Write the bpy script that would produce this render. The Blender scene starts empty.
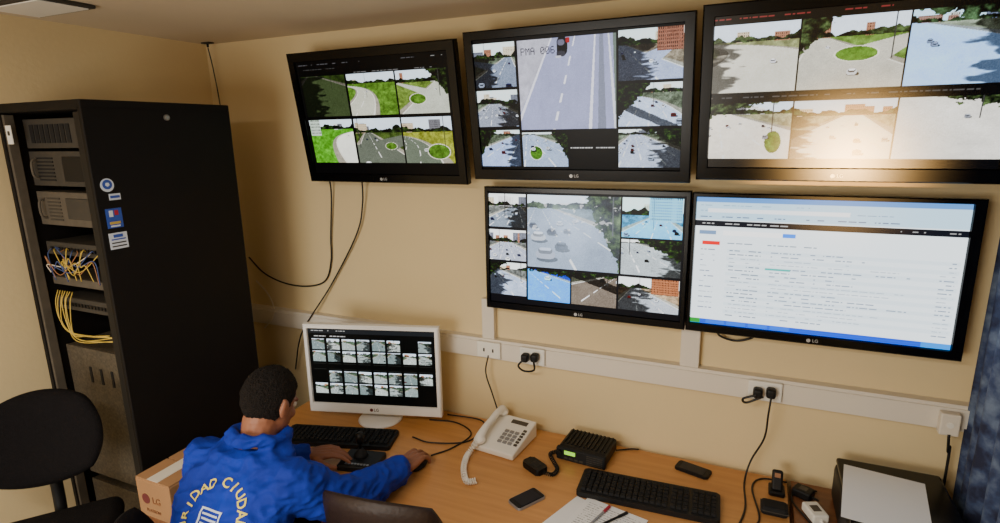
import bpy, bmesh, math, random
import numpy as np
from mathutils import Vector, Matrix, Euler, noise as mnoise
from mathutils.bvhtree import BVHTree
S=bpy.context.scene; COL=S.collection
PI=math.pi
# ---------------------------------------------------------------- materials
def lin(c):
    out=[]
    for v in c[:3]:
        v=v/255.0
        out.append(v/12.92 if v<=0.04045 else ((v+0.055)/1.055)**2.4)
    return out
def mat(name,c,rough=.5,metal=0,noise=None,bump=None,emit=0,coat=0,spec=.5):
    m=bpy.data.materials.new(name); m.use_nodes=True
    nt=m.node_tree; b=nt.nodes['Principled BSDF']; L=lin(c)
    b.inputs['Base Color'].default_value=(*L,1); b.inputs['Roughness'].default_value=rough
    b.inputs['Metallic'].default_value=metal; b.inputs['Coat Weight'].default_value=coat
    b.inputs['Specular IOR Level'].default_value=spec
    if emit:
        b.inputs['Emission Color'].default_value=(*L,1); b.inputs['Emission Strength'].default_value=emit
    tc=None
    if noise or bump: tc=nt.nodes.new('ShaderNodeTexCoord')
    if noise:
        sc,am=noise[0],noise[1]
        n=nt.nodes.new('ShaderNodeTexNoise'); n.inputs['Scale'].default_value=sc; n.inputs['Detail'].default_value=5
        r=nt.nodes.new('ShaderNodeValToRGB'); r.color_ramp.elements[0].position=.3; r.color_ramp.elements[1].position=.7
        r.color_ramp.elements[0].color=(*[x*(1-am) for x in L],1); r.color_ramp.elements[1].color=(*[min(1,x*(1+am)) for x in L],1)
        nt.links.new(tc.outputs['Object'],n.inputs['Vector']); nt.links.new(n.outputs['Fac'],r.inputs['Fac'])
        nt.links.new(r.outputs['Color'],b.inputs['Base Color'])
    if bump:
        n=nt.nodes.new('ShaderNodeTexNoise'); n.inputs['Scale'].default_value=bump[0]; n.inputs['Detail'].default_value=4
        bp=nt.nodes.new('ShaderNodeBump'); bp.inputs['Strength'].default_value=bump[1]; bp.inputs['Distance'].default_value=.01
        nt.links.new(tc.outputs['Object'],n.inputs['Vector']); nt.links.new(n.outputs['Fac'],bp.inputs['Height'])
        nt.links.new(bp.outputs['Normal'],b.inputs['Normal'])
    return m
def wood(name,c1,c2,rough=.35):
    m=bpy.data.materials.new(name); m.use_nodes=True; nt=m.node_tree; b=nt.nodes['Principled BSDF']
    tc=nt.nodes.new('ShaderNodeTexCoord'); mp=nt.nodes.new('ShaderNodeMapping'); mp.inputs['Scale'].default_value=(1.5,22,22)
    n=nt.nodes.new('ShaderNodeTexNoise'); n.inputs['Scale'].default_value=2.2; n.inputs['Detail'].default_value=6
    r=nt.nodes.new('ShaderNodeValToRGB'); r.color_ramp.elements[0].position=.3; r.color_ramp.elements[1].position=.7
    r.color_ramp.elements[0].color=(*lin(c1),1); r.color_ramp.elements[1].color=(*lin(c2),1)
    nt.links.new(tc.outputs['Object'],mp.inputs[0]); nt.links.new(mp.outputs[0],n.inputs['Vector'])
    nt.links.new(n.outputs['Fac'],r.inputs['Fac']); nt.links.new(r.outputs['Color'],b.inputs['Base Color'])
    b.inputs['Roughness'].default_value=rough
    return m
def attrmat(name,emit,rough=.25,base=False,spec=.5):
    m=bpy.data.materials.new(name); m.use_nodes=True; nt=m.node_tree; b=nt.nodes['Principled BSDF']
    a=nt.nodes.new('ShaderNodeAttribute'); a.attribute_name='col'
    if base: nt.links.new(a.outputs['Color'],b.inputs['Base Color'])
    else:
        b.inputs['Base Color'].default_value=(.003,.003,.004,1)
        nt.links.new(a.outputs['Color'],b.inputs['Emission Color']); b.inputs['Emission Strength'].default_value=emit
    b.inputs['Roughness'].default_value=rough; b.inputs['Specular IOR Level'].default_value=spec
    return m
M={}
M['wall']=mat('wall_paint',(219,198,153),.85,noise=(1.2,.03),bump=(60,.06))
M['ceil']=mat('ceiling_paint',(212,194,166),.9,noise=(2,.03),bump=(80,.05))
M['floor']=mat('floor_vinyl',(110,92,76),.5,noise=(8,.12))
M['white']=mat('white_plastic',(230,228,220),.4)
M['cream']=mat('cream_plastic',(240,237,230),.45)
M['trunk']=mat('trunking_plastic',(220,212,198),.5)
M['gblack']=mat('gloss_black_plastic',(5,5,7),.22,spec=.22)
M['black']=mat('black_plastic',(15,15,17),.5,spec=.3)
M['black2']=mat('dark_rubber',(24,24,26),.7,spec=.25)
M['rack']=mat('rack_black_paint',(16,13,12),.6,noise=(3,.1),spec=.2)
M['rackd']=mat('rack_inside',(22,21,20),.7)
M['grey']=mat('grey_metal',(78,71,61),.7,noise=(25,.15))
M['dgrey']=mat('dark_grey_metal',(50,46,40),.7,noise=(25,.15))
M['perf']=mat('perforated_grey',(72,64,51),.7,noise=(120,.4))
M['steel']=mat('steel',(150,150,150),.35,.8)
M['desk']=wood('orange_wood',(186,130,74),(202,146,86))
M['dwood']=wood('brown_wood',(108,66,42),(130,84,54))
M['fabric']=mat('black_fabric',(17,15,17),.95,noise=(150,.3),bump=(300,.3),spec=.15)
M['leather']=mat('brown_black_leather',(40,28,24),.5,bump=(80,.2),spec=.35)
M['skin']=mat('skin',(142,92,68),.55,noise=(20,.08))
M['hair']=mat('dark_hair',(22,17,15),.85,noise=(180,.6),bump=(220,1.0),spec=.25)
M['jacket']=mat('blue_jacket',(18,46,156),.75,noise=(9,.2),bump=(18,.7),spec=.25)
M['trous']=mat('navy_trousers',(24,28,48),.85,bump=(60,.2))
M['yellow']=mat('yellow_print',(226,208,84),.6)
M['wprint']=mat('white_print',(204,214,230),.6)
M['card']=mat('cardboard',(158,118,80),.85,noise=(6,.06),bump=(90,.1))
M['red']=mat('red_print',(160,24,50),.6)
M['maroon']=mat('maroon_print',(104,46,44),.7)
M['paper']=mat('white_paper',(226,224,218),.8)
M['ycab']=mat('yellow_cable',(188,162,70),.5)
M['ocab']=mat('orange_cable',(150,104,70),.5)
M['bcab']=mat('blue_cable',(52,74,128),.5)
M['cable']=mat('black_cable',(12,12,13),.5)
M['wcable']=mat('white_cable',(214,204,186),.5)
M['lcd']=mat('green_lcd',(140,205,60),.4,emit=1.3)
M['logo']=mat('silver_logo',(170,170,170),.35,.3,emit=.1)
M['eyew']=mat('eye_white',(220,215,208),.3)
M['iris']=mat('eye_iris',(34,20,14),.2)
M['phglass']=mat('phone_glass',(16,20,34),.3,spec=.3)
M['rim']=mat('silver_rim',(150,152,158),.35,.6)
M['bluep']=mat('blue_print',(40,74,170),.5)
M['mon']=mat('monitor_white',(240,240,240),.3)
M['screen']=attrmat('screen_emission',1.6,.3,spec=.1)
M['screenb']=attrmat('screen_emission_bright',1.9,.3,spec=.1)
M['screeng']=attrmat('screen_emission_glossy',1.8,.25,spec=.5)
M['sheet']=attrmat('printed_sheet',0,.8,base=True)
# ---------------------------------------------------------------- object helpers
def add(name,me,m=None,parent=None,loc=(0,0,0),rot=(0,0,0),smooth=False,label=None,cat=None,kind=None,group=None):
    o=bpy.data.objects.new(name,me); COL.objects.link(o)
    if m is not None and me is not None and len(me.materials)==0: me.materials.append(m)
    if smooth:
        for p in me.polygons: p.use_smooth=True
    o.location=loc; o.rotation_euler=rot
    if parent: o.parent=parent
    if label: o['label']=label
    if cat: o['category']=cat
    if kind: o['kind']=kind
    if group: o['group']=group
    return o
def top(name,label,cat,loc=(0,0,0),rot=(0,0,0),group=None):
    return add(name,None,None,None,loc,rot,False,label,cat,None,group)
def bm2me(bm,name='m'):
    me=bpy.data.meshes.new(name); bmesh.ops.recalc_face_normals(bm,faces=bm.faces); bm.to_mesh(me); bm.free(); return me
def box(sx,sy,sz,bev=0,seg=2,taper=None):
    bm=bmesh.new(); bmesh.ops.create_cube(bm,size=1)
    for v in bm.verts:
        v.co.x*=sx; v.co.y*=sy; v.co.z*=sz
        if taper and v.co.z>0: v.co.x*=taper[0]; v.co.y*=taper[1]
    if bev>0: bmesh.ops.bevel(bm,geom=list(bm.edges),offset=bev,segments=seg,profile=.5,affect='EDGES')
    return bm2me(bm)
def rslab(sx,sy,sz,r,bev=0.003,n=6):
    bm=bmesh.new(); pts=[]
    for cx,cy,a0 in ((sx/2-r,sy/2-r,0),(-sx/2+r,sy/2-r,90),(-sx/2+r,-sy/2+r,180),(sx/2-r,-sy/2+r,270)):
        for i in range(n+1):
            a=math.radians(a0+90*i/n); pts.append((cx+r*math.cos(a),cy+r*math.sin(a)))
    vb=[bm.verts.new((x,y,-sz/2)) for x,y in pts]; vt=[bm.verts.new((x,y,sz/2)) for x,y in pts]
    fb=bm.faces.new(vb[::-1]); ft=bm.faces.new(vt); N=len(pts)
    for i in range(N): bm.faces.new((vb[i],vb[(i+1)%N],vt[(i+1)%N],vt[i]))
    if bev>0:
        bmesh.ops.bevel(bm,geom=list(fb.edges)+list(ft.edges),offset=bev,segments=2,profile=.5,affect='EDGES')
    return bm2me(bm)
def boxes(lst):
    bm=bmesh.new()
    for c,s in lst:
        r=bmesh.ops.create_cube(bm,size=1)
        for v in r['verts']:
            k=.85 if v.co.z>0 and len(s)>3 else 1
            v.co.x=v.co.x*s[0]*k+c[0]; v.co.y=v.co.y*s[1]*k+c[1]; v.co.z=v.co.z*s[2]+c[2]
    return bm2me(bm)
def lathe(prof,seg=32):
    bm=bmesh.new(); rings=[]
    for r,z in prof:
        rings.append([bm.verts.new((r*math.cos(2*PI*i/seg),r*math.sin(2*PI*i/seg),z)) for i in range(seg)])
    for a,b in zip(rings[:-1],rings[1:]):
        for i in range(seg): bm.faces.new((a[i],a[(i+1)%seg],b[(i+1)%seg],b[i]))
    bm.faces.new(rings[0][::-1]); bm.faces.new(rings[-1])
    return bm2me(bm)
def cyl(r,h,seg=24,r2=None): return lathe([(r,-h/2),(r if r2 is None else r2,h/2)],seg)
def spline(P,n=10):
    P=[Vector(p) for p in P]; Q=[P[0]*2-P[1]]+P+[P[-1]*2-P[-2]]; out=[]
    for i in range(1,len(Q)-2):
        a,b,c,d=Q[i-1:i+3]
        for k in range(n):
            t=k/n; out.append(.5*((2*b)+(c-a)*t+(2*a-5*b+4*c-d)*t*t+(-a+3*b-3*c+d)*t**3))
    out.append(P[-1]); return out
def tube(pts,r,seg=8):
    pts=[Vector(p) for p in pts]; n=len(pts); rs=[r]*n if not isinstance(r,(list,tuple)) else r
    bm=bmesh.new(); up=None; rings=[]
    for i,p in enumerate(pts):
        t=(pts[min(i+1,n-1)]-pts[max(i-1,0)]).normalized()
        if up is None:
            up=Vector((0,0,1)) if abs(t.z)<.9 else Vector((1,0,0))
        s=t.cross(up).normalized(); up=s.cross(t).normalized()
        rings.append([bm.verts.new(p+(s*math.cos(2*PI*k/seg)+up*math.sin(2*PI*k/seg))*rs[i]) for k in range(seg)])
    for a,b in zip(rings[:-1],rings[1:]):
        for i in range(seg): bm.faces.new((a[i],a[(i+1)%seg],b[(i+1)%seg],b[i]))
    bm.faces.new(rings[0][::-1]); bm.faces.new(rings[-1])
    return bm2me(bm)
def cable(name,P,r,m,label,parent=None,n=10,group=None):
    return add(name,tube(spline(P,n),r,8),m,parent,smooth=True,label=label,cat=None if parent else 'cable',group=group)
def coil(P,R,r,turns,m,name,parent=None,label=None):
    base=spline(P,24); n=turns*12; pts=[]; up=Vector((0,0,1))
    for i in range(n+1):
        f=i/n*(len(base)-1); k=min(int(f),len(base)-2); p=base[k].lerp(base[k+1],f-k); t=(base[k+1]-base[k]).normalized()
        s=t.cross(up)
        if s.length<.1: s=Vector((1,0,0))
        s.normalize(); u=s.cross(t); a=i/12*2*PI
        pts.append(p+(s*math.cos(a)+u*math.sin(a))*R)
    return add(name,tube(pts,r,6),m,parent,smooth=True,label=label)
def text(name,s,size,m,parent=None,loc=(0,0,0),rot=(PI/2,0,0),ext=.0006,align='CENTER',raw=False,off=0):
    c=bpy.data.curves.new('t','FONT'); c.body=s; c.size=size; c.extrude=ext; c.align_x=align; c.align_y='CENTER'; c.offset=off
    o=bpy.data.objects.new('t',c); COL.objects.link(o); bpy.context.view_layer.update()
    me=bpy.data.meshes.new_from_object(o.evaluated_get(bpy.context.evaluated_depsgraph_get()))
    bpy.data.objects.remove(o)
    if raw: return me
    me.materials.clear()
    return add(name,me,m,parent,loc,rot)
def frame(W,H,l,t,r,b,d,bev=.004):
    x0,x1,z0,z1=-W/2,W/2,0,H; ix0,ix1,iz0,iz1=x0+l,x1-r,z0+b,z1-t
    def loop(a,c,e,f,y): return [(a,y,e),(c,y,e),(c,y,f),(a,y,f)]
    Ls=[loop(x0,x1,z0,z1,d),loop(x0,x1,z0,z1,bev),loop(x0+bev,x1-bev,z0+bev,z1-bev,0),loop(ix0-.002,ix1+.002,iz0-.002,iz1+.002,0),loop(ix0,ix1,iz0,iz1,.008),loop(ix0,ix1,iz0,iz1,d)]
    V=[v for L in Ls for v in L]; F=[]
    for k in range(len(Ls)):
        k2=(k+1)%len(Ls)
        for i in range(4): F.append((k*4+i,k*4+(i+1)%4,k2*4+(i+1)%4,k2*4+i))
    me=bpy.data.meshes.new('frame'); me.from_pydata(V,[],F)
    bm=bmesh.new(); bm.from_mesh(me); return bm2me(bm)
# ---------------------------------------------------------------- colour attribute sheets
def canvas_mesh(w,h,cv,flat=False):
    H,W=cv.shape[:2]
    xs=np.linspace(-w/2,w/2,W); zs=np.linspace(h,0,H)
    X,Z=np.meshgrid(xs,zs); Y=np.zeros_like(X)
    co=np.stack([X,Z-h/2,Y] if flat else [X,Y,Z],-1).reshape(-1,3)
    idx=np.arange(H*W).reshape(H,W)
    F=np.stack([idx[1:,:-1],idx[1:,1:],idx[:-1,1:],idx[:-1,:-1]],-1).reshape(-1,4)
    me=bpy.data.meshes.new('sheet'); me.vertices.add(len(co)); me.vertices.foreach_set('co',co.ravel())
    me.loops.add(F.size); me.loops.foreach_set('vertex_index',F.ravel()); me.polygons.add(len(F))
    me.polygons.foreach_set('loop_start',np.arange(0,F.size,4)); me.update(calc_edges=True)
    a=me.color_attributes.new('col','FLOAT_COLOR','POINT')
    c=np.ones((H*W,4)); c[:,:3]=np.clip(cv,0,1).reshape(-1,3)**2.35; a.data.foreach_set('color',c.ravel())
    return me
def upg(g,w,h):
    xs=np.linspace(0,g.shape[1]-1.001,w); ys=np.linspace(0,g.shape[0]-1.001,h)
    xi=xs.astype(int); yi=ys.astype(int); fx=(xs-xi)[None,:]; fy=(ys-yi)[:,None]
    a=g[yi][:,xi]; b=g[yi][:,xi+1]; c=g[yi+1][:,xi]; d=g[yi+1][:,xi+1]
    return (a*(1-fx)+b*fx)*(1-fy)+(c*(1-fx)+d*fx)*fy
def fbm(w,h,R,base=3,octv=4,ax=1.0,ay=1.0):
    o=np.zeros((h,w)); amp=1; tot=0
    for k in range(octv):
        gx=max(2,int(base*ax*2**k)+2); gy=max(2,int(base*ay*2**k)+2); o+=amp*upg(R.random((gy,gx)),w,h); tot+=amp; amp*=.65
    return o/tot
def cctv(w,h,seed,ang=0,curve=0,rw=.45,off=0,hz=.25,cross=None,road=(.6,.6,.6),ground=(.34,.38,.2),trees=(.16,.2,.12),sky=(.85,.9,.95),band=None,cars=3,lanes=2,gain=1.0,tint=(1,1,1),grain=.03,bld=2,fol=None,con=1.2,cs=1.0,side=None,isl=None,dap=None):
    """one small street view: road in perspective, kerbs, lanes, cars, building line, foliage wedge, cast shadows, traffic island"""
    R=np.random.default_rng(seed); asp=w/h; U,V=np.meshgrid(np.linspace(-.5,.5,w)*asp,np.linspace(0,1,h))
    n=fbm(w,h,R,3,4); nf=fbm(w,h,R,16,3)
    s=np.maximum(V-hz,.001); d=.45/(s+.06); gx=U*d*1.3; gy=d
    a=math.radians(ang)
    q=(gx-off)*math.cos(a)-(gy-.7)*math.sin(a)+curve*(gy-.6)**2; p=(gx-off)*math.sin(a)+(gy-.7)*math.cos(a)
    img=np.array(ground)[None,None]*(.62+.75*nf[...,None])*(.85+.3*n[...,None])
    rc=np.array(road)[None,None]*(.92+.14*n[...,None])*(.97+.06*nf[...,None])
    m=np.abs(q)<rw*1.3; img[m]=(np.array([.60,.58,.53])*(.85+.25*nf[...,None]))[m]
    m=np.abs(q)<rw; img[m]=rc[m]
    if cross is not None:
        m2=np.abs(p-cross)<rw*.75; img[m2]=rc[m2]
    e=(np.abs(np.abs(q)-rw)<.018)&(V>hz)
    if cross is not None: e=e&~(np.abs(p-cross)<rw*.75)
    img[e]=(.82,.81,.77)
    for k in range(1,lanes):
        c=-rw+2*rw*k/lanes; e=(np.abs(q-c)<.012)&((p*3%1)<.6)&(V>hz); img[e]=(.86,.86,.84)
    if isl is not None:   # planted traffic island
        iu,iv,ia,ib=isl; rr=((U/asp-iu)/ia)**2+((V-iv)/ib)**2
        img[rr<1.18]=(.84,.82,.76); m=rr<1; img[m]=(np.array([.34,.46,.2])*(.6+.8*nf[...,None]))[m]
    if band is not None:
        b0,b1,sl=band; bb=V-(b0+sl*U+.05*(nf-.5)); m=(bb>0)&(bb<b1)&(V>hz); img[m]*=.48
    if dap is not None:   # dappled tree shadow reaching in from one side
        da,db=dap; k=np.clip(((da*(U/asp)-db)+.9*(fbm(w,h,R,6,3,.6,2.0)-.5))*9,0,1)*(V>hz); img=img*(1-.55*k[...,None])
    for k in range(cars):
        gyk=.55+R.random()*1.7; sk=.45/gyk-.06; vk=hz+sk
        qk=-rw+2*rw*(int(R.integers(0,max(lanes,1)))+.5)/max(lanes,1)
        gxk=(qk-curve*(gyk-.6)**2+(gyk-.7)*math.sin(a))/max(math.cos(a),.3)+off
        uk=gxk/gyk/1.3; cw=.054/gyk*cs; ch=cw*.62
        col=np.array([(.93,.93,.95),(.08,.08,.11),(.42,.12,.1),(.62,.64,.68),(.14,.2,.34),(.9,.9,.9)][int(R.integers(0,6))])
        def E(cu,cvv,a_,b_): return (np.abs((U-cu)/a_)**4+np.abs((V-cvv)/b_)**4)<1
        img[E(uk+cw*.3,vk+ch*.7,cw*1.25,ch*.5)]*=.35
        img[E(uk,vk,cw,ch)]=col*.85
        img[E(uk,vk-ch*.5,cw*.72,ch*.62)]=col*.35
        img[E(uk,vk-ch*.75,cw*.6,ch*.28)]=col
    tc_=np.array(trees)[None,None]*(.1+3.2*np.clip(nf-.25,0,1)[...,None])
    if hz>.02:
        up=V<hz; img[up]=(np.array(sky)[None,None]*(.92+.08*n[...,None]))[up]
        for k in range(bld):
            x=(R.random()-.5)*asp; bw=.05+.14*R.random(); bh=hz*(.35+.5*R.random()); c=np.array([(.78,.72,.62),(.62,.46,.38),(.85,.85,.84),(.46,.46,.48)][int(R.integers(0,4))])
            m=(np.abs(U-x)<bw)&(V<hz+.02)&(V>hz-bh); img[m]=c
            m=m&((U*34%1)<.4)&((V*26%1)<.5); img[m]=c*.5
        th=fbm(w,2,R,5,3)[0]; tp=hz*(.35+.8*th)[None,:]
        tm=(V>tp+.06*(nf-.5))&(V<hz+.03*nf); img[tm]=tc_[tm]
    if side is not None:
        x0,x1,c=side; m=(U/asp+.5>x0)&(U/asp+.5<x1)&(V<hz+.16); img[m]=np.array(c); m=m&((U*22%1)<.45)&((V*14%1)<.5); img[m]=np.array(c)*.45
    if fol is not None:
        fa,fb,fc=fol; m=(fa*(U/asp)+fb*(V-.5)-fc+.22*(nf-.5)+.12*(n-.5))>0; img[m]=tc_[m]
    x=(R.random()-.5)*asp
    if R.random()>.5: m=(np.abs(U-x)<.008)&(V<hz+.35); img[m]=(.25,.25,.25)
    img=(img-.5)*con+.5
    img=img*gain*np.array(tint)[None,None]+R.normal(0,grain,(h,w))[...,None]
    return np.clip(img,0.02,1)
def paste(cv,fx0,fy0,fx1,fy1,fn,**k):
    H,W=cv.shape[:2]; x0,x1,y0,y1=int(fx0*W),int(fx1*W),int(fy0*H),int(fy1*H)
    cv[y0:y1,x0:x1]=fn(x1-x0,y1-y0,**k)
def rect(cv,fx0,fy0,fx1,fy1,c):
    H,W=cv.shape[:2]; cv[int(fy0*H):max(int(fy1*H),int(fy0*H)+1),int(fx0*W):max(int(fx1*W),int(fx0*W)+1)]=np.array(c)
def scribble(cv,R,fx0,fy,fx1,c,th=.006,gap=.25,ln=.03,sp=.006):
    x=fx0
    while x<fx1:
        l=.004+ln*R.random()
        if R.random()>gap: rect(cv,x,fy,min(x+l,fx1),fy+th,c)
        x+=l+sp
RS=np.random.default_rng(5)
FONT={'A':'01110100011000111111100011000110001','M':'10001110111010110101100011000110001','P':'11110100011000111110100001000010000','0':'01110100011001110101110011000101110','6':'01110100001000011110100011000101110'}
def blit(cv,s,px,py,sc,c):
    for ch in s:
        if ch in FONT:
            for i,b in enumerate(FONT[ch]):
                if b=='1':
                    y=py+(i//5)*sc; x=px+(i%5)*sc; cv[y:y+sc,x:x+sc]=c
        px+=6*sc
WC,HC=480,272
def new(c=(.015,.015,.02)):
    a=np.zeros((HC,WC,3)); a[:]=c; return a
# screen A : green road views
A=new(); scribble(A,RS,.02,.03,.45,(.4,.4,.42)); scribble(A,RS,.05,.07,.3,(.3,.3,.3)); scribble(A,RS,.72,.03,.8,(.4,.4,.42)); scribble(A,RS,.9,.03,.97,(.6,.6,.6))
args=[dict(seed=1,gain=.62,ground=(.3,.38,.2),road=(.40,.46,.32),rw=1.3,ang=-30,off=.3,hz=.0,cars=0,lanes=1,dap=(-1.2,.1)),
 dict(seed=2,ground=(.36,.48,.22),road=(.72,.72,.66),ang=20,curve=.45,rw=.42,off=-.4,hz=.22,cars=1,bld=1),
 dict(seed=3,ground=(.42,.50,.26),road=(.70,.71,.66),ang=35,off=.2,rw=.5,hz=.26,cars=1,cross=.7,lanes=1,isl=(-.1,.66,.16,.12),fol=(1.2,-.8,.55)),
 dict(seed=4,ground=(.34,.56,.2),road=(.86,.86,.82),ang=-20,curve=-.5,off=.8,rw=.6,hz=.2,cars=1,lanes=1,side=(0,.25,(.7,.75,.7))),
 dict(seed=5,ground=(.30,.36,.2),road=(.40,.42,.38),cross=.5,rw=.7,hz=.3,cars=4,ang=-25,lanes=2,bld=5,isl=(.25,.62,.12,.08)),
 dict(seed=6,ground=(.52,.54,.24),road=(.42,.45,.40),ang=-10,curve=.5,off=-.5,rw=.75,hz=.30,cars=3,lanes=3,isl=(.2,.75,.22,.16))]
for i,(x0,x1) in enumerate([(.02,.33),(.345,.66),(.67,.98)]):
    paste(A,x0,.13,x1,.48,cctv,**args[i]); paste(A,x0,.51,x1,.9,cctv,**args[i+3])
scribble(A,RS,.4,.115,.9,(.5,.5,.5))
# screen B : highway
B=new()
def highway(w,h,seed):
    R=np.random.default_rng(seed); U,V=np.meshgrid(np.linspace(0,1,w),np.linspace(0,1,h)); n=fbm(w,h,R,3,5,2,.6); nf=fbm(w,h,R,12,3)
    img=np.array([.60,.62,.76])[None,None]*(.88+.2*n[...,None]+.06*nf[...,None])
    def line(x0,x1,wd,c,dash=None):
        x=x0+(x1-x0)*V; m=np.abs(U-x)<wd*(.6+.8*V)
        if dash: m=m&((V*dash%1)<.5)
        img[m]=c
    x=.33-.45*V; m=U<x+.03; img[m]=(np.array([.74,.74,.8])*(.8+.3*nf[...,None]))[m]
    line(.36,-.06,.012,(.9,.9,.95)); line(.60,.36,.010,(.92,.92,.96),5); line(.80,.74,.012,(.9,.9,.95)); line(.86,.86,.03,(.48,.50,.58)); line(.93,1.0,.012,(.85,.86,.9))
    m=U>.97+.03*V; img[m]=(.4,.45,.42)
    for cx,cy,a,b,c in ((.47,.09,.055,.10,(.05,.05,.07)),(.455,.17,.045,.03,(.2,.2,.24)),(.46,.05,.035,.03,(.4,.4,.48)),(.53,.03,.02,.03,(.6,.1,.14)),(.43,.2,.03,.012,(.75,.75,.8))):
        img[(np.abs((U-cx)/a)**3+np.abs((V-cy)/b)**3)<1]=c
    return np.clip(img+R.normal(0,.02,(h,w))[...,None],0,1)
paste(B,.235,.03,.71,.69,highway,seed=11)
blit(B,'PMA 006',int(.252*WC),int(.085*HC),2,(.12,.1,.16))
bt=[dict(ang=30,hz=.32,rw=.6,bld=5,cars=7,cross=.8,road=(.5,.52,.56),dap=(-1.2,.0)),
 dict(ang=-10,hz=.35,rw=1.2,bld=5,cars=16,lanes=5,road=(.56,.56,.58),cs=.9,dap=(1.2,.1)),
 dict(ang=48,hz=.1,rw=.7,cars=6,road=(.62,.66,.74),lanes=3,fol=(-1.2,-.7,.45),dap=(1,.2)),
 dict(ang=-38,hz=.05,rw=1.0,cars=9,lanes=4,road=(.60,.63,.68),fol=(1.3,-.6,.5),cs=1.1,isl=(-.2,.6,.14,.2)),
 dict(ang=-45,hz=.28,rw=.6,cars=6,road=(.62,.64,.70),ground=(.5,.46,.4),side=(.6,1,(.55,.4,.34)),cross=.5,dap=(-1.3,.0)),
 dict(ang=5,curve=.4,hz=.2,rw=.8,cars=9,lanes=4,road=(.68,.70,.74),fol=(-1.2,-.8,.35),band=(.7,.2,.4)),
 dict(ang=-30,hz=.12,rw=1.0,cars=14,lanes=5,road=(.66,.67,.70),fol=(.4,-1,.40),cs=.9,dap=(1.1,.1))]
for k,(x0,y0,x1,y1) in enumerate([(0,.03,.22,.36),(0,.38,.22,.66),(0,.69,.22,.98),(.235,.71,.47,.98),(.72,.02,1,.36),(.72,.38,1,.68),(.72,.70,1,.98)]):
    paste(B,x0,y0,x1,y1,cctv,**{**dict(seed=21+k,ground=(.40,.42,.36),tint=(.95,1,1.06),grain=.05,con=1.4,gain=1.05),**bt[k]})
rect(B,.475,.71,.71,.98,(.008,.008,.01)); scribble(B,RS,.485,.83,.70,(.8,.8,.8),.006,.02,.010,.003)
# screen C : six bright streets
Cc=new(); T=dict(ground=(.56,.55,.44),trees=(.2,.24,.16),grain=.025,con=1.15)
pr=[dict(seed=31,road=(.78,.77,.72),ang=30,curve=.35,rw=1.1,off=.3,hz=.24,cars=1,lanes=1,ground=(.5,.52,.38),bld=2,dap=(-1.2,.35)),
 dict(seed=32,road=(.72,.71,.66),ang=-35,cross=.5,rw=.7,off=.1,hz=.26,cars=2,lanes=1,ground=(.40,.50,.26),fol=(-1.2,-.9,.62),isl=(.05,.52,.2,.1)),
 dict(seed=33,road=(.72,.80,.88),ang=-48,rw=1.2,hz=.16,cars=3,tint=(.9,1,1.14),dap=(1.2,.15),bld=4,lanes=1,fol=(.2,-1,.40)),
 dict(seed=34,road=(.86,.83,.78),ang=-38,rw=1.0,off=.2,hz=.18,cars=12,lanes=4,bld=3,cs=.85,fol=(-.3,-1,.44),isl=(.3,.7,.1,.2)),
 dict(seed=35,road=(.93,.88,.80),ang=14,rw=1.0,hz=.24,cars=8,lanes=4,bld=5,cs=.85,tint=(1.05,1,.94),dap=(-1.2,.35)),
 dict(seed=36,road=(.84,.83,.80),ang=40,curve=.2,rw=3.0,hz=.0,cars=2,lanes=3,bld=0,fol=(.3,-1.0,.46))]
for i,(x0,x1) in enumerate([(0,.31),(.315,.66),(.665,1)]):
    paste(Cc,x0,.06,x1,.49,cctv,**{**T,**pr[i]}); paste(Cc,x0,.56,x1,.94,cctv,**{**T,**pr[i+3]})
scribble(Cc,RS,.0,.02,.6,(.5,.2,.2)); scribble(Cc,RS,.0,.52,.9,(.3,.3,.3))
# screen D : hazy street
D=new((.03,.04,.07))
def haze(w,h,seed):
    R=np.random.default_rng(seed); n=fbm(w,h,R,3,5); nf=fbm(w,h,R,14,3); U,V=np.meshgrid(np.linspace(0,1,w),np.linspace(0,1,h))
    base=cctv(w,h,seed,ang=-34,off=-.1,rw=1.1,lanes=4,hz=.16,cars=0,road=(.50,.55,.62),ground=(.34,.4,.42),bld=2,fol=(1.3,-.5,.42))
    for cx,cy,r,c in ((.12,.58,.085,(.86,.88,.92)),(.27,.50,.055,(.20,.22,.28)),(.20,.82,.11,(.72,.76,.84)),(.36,.38,.038,(.88,.9,.94)),(.38,.70,.075,(.26,.30,.36)),(.44,.48,.04,(.16,.18,.24)),(.06,.42,.045,(.22,.25,.32)),(.52,.34,.028,(.88,.9,.92))):
        c=np.array(c)
        base[(((U-cx-.2*r)/(r*1.1))**2+((V-cy-r*.55)/(r*.4))**2)<1]*=.45
        base[(np.abs((U-cx)/r)**3+np.abs((V-cy)/(r*.55))**3)<1]=c*.8
        base[(np.abs((U-cx)/(r*.72))**3+np.abs((V-cy+r*.5)/(r*.42))**3)<1]=c*.45
        base[(np.abs((U-cx)/(r*.62))**3+np.abs((V-cy+r*.72)/(r*.2))**3)<1]=c
    g=np.exp(-(((U-.46)/.26)**2+((V-.36)/.30)**2)); hz_=np.clip(.24+.40*g+.35*(n-.5),0,.8)[...,None]
    img=base*(1-hz_)+np.array([.80,.87,.96])*hz_
    sp=(nf>.70)&(V<.6); img[sp]=img[sp]*.5+.5
    return np.clip(img+R.normal(0,.02,(h,w))[...,None],0,1)
paste(D,.22,.02,.70,.65,haze,seed=4)
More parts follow.
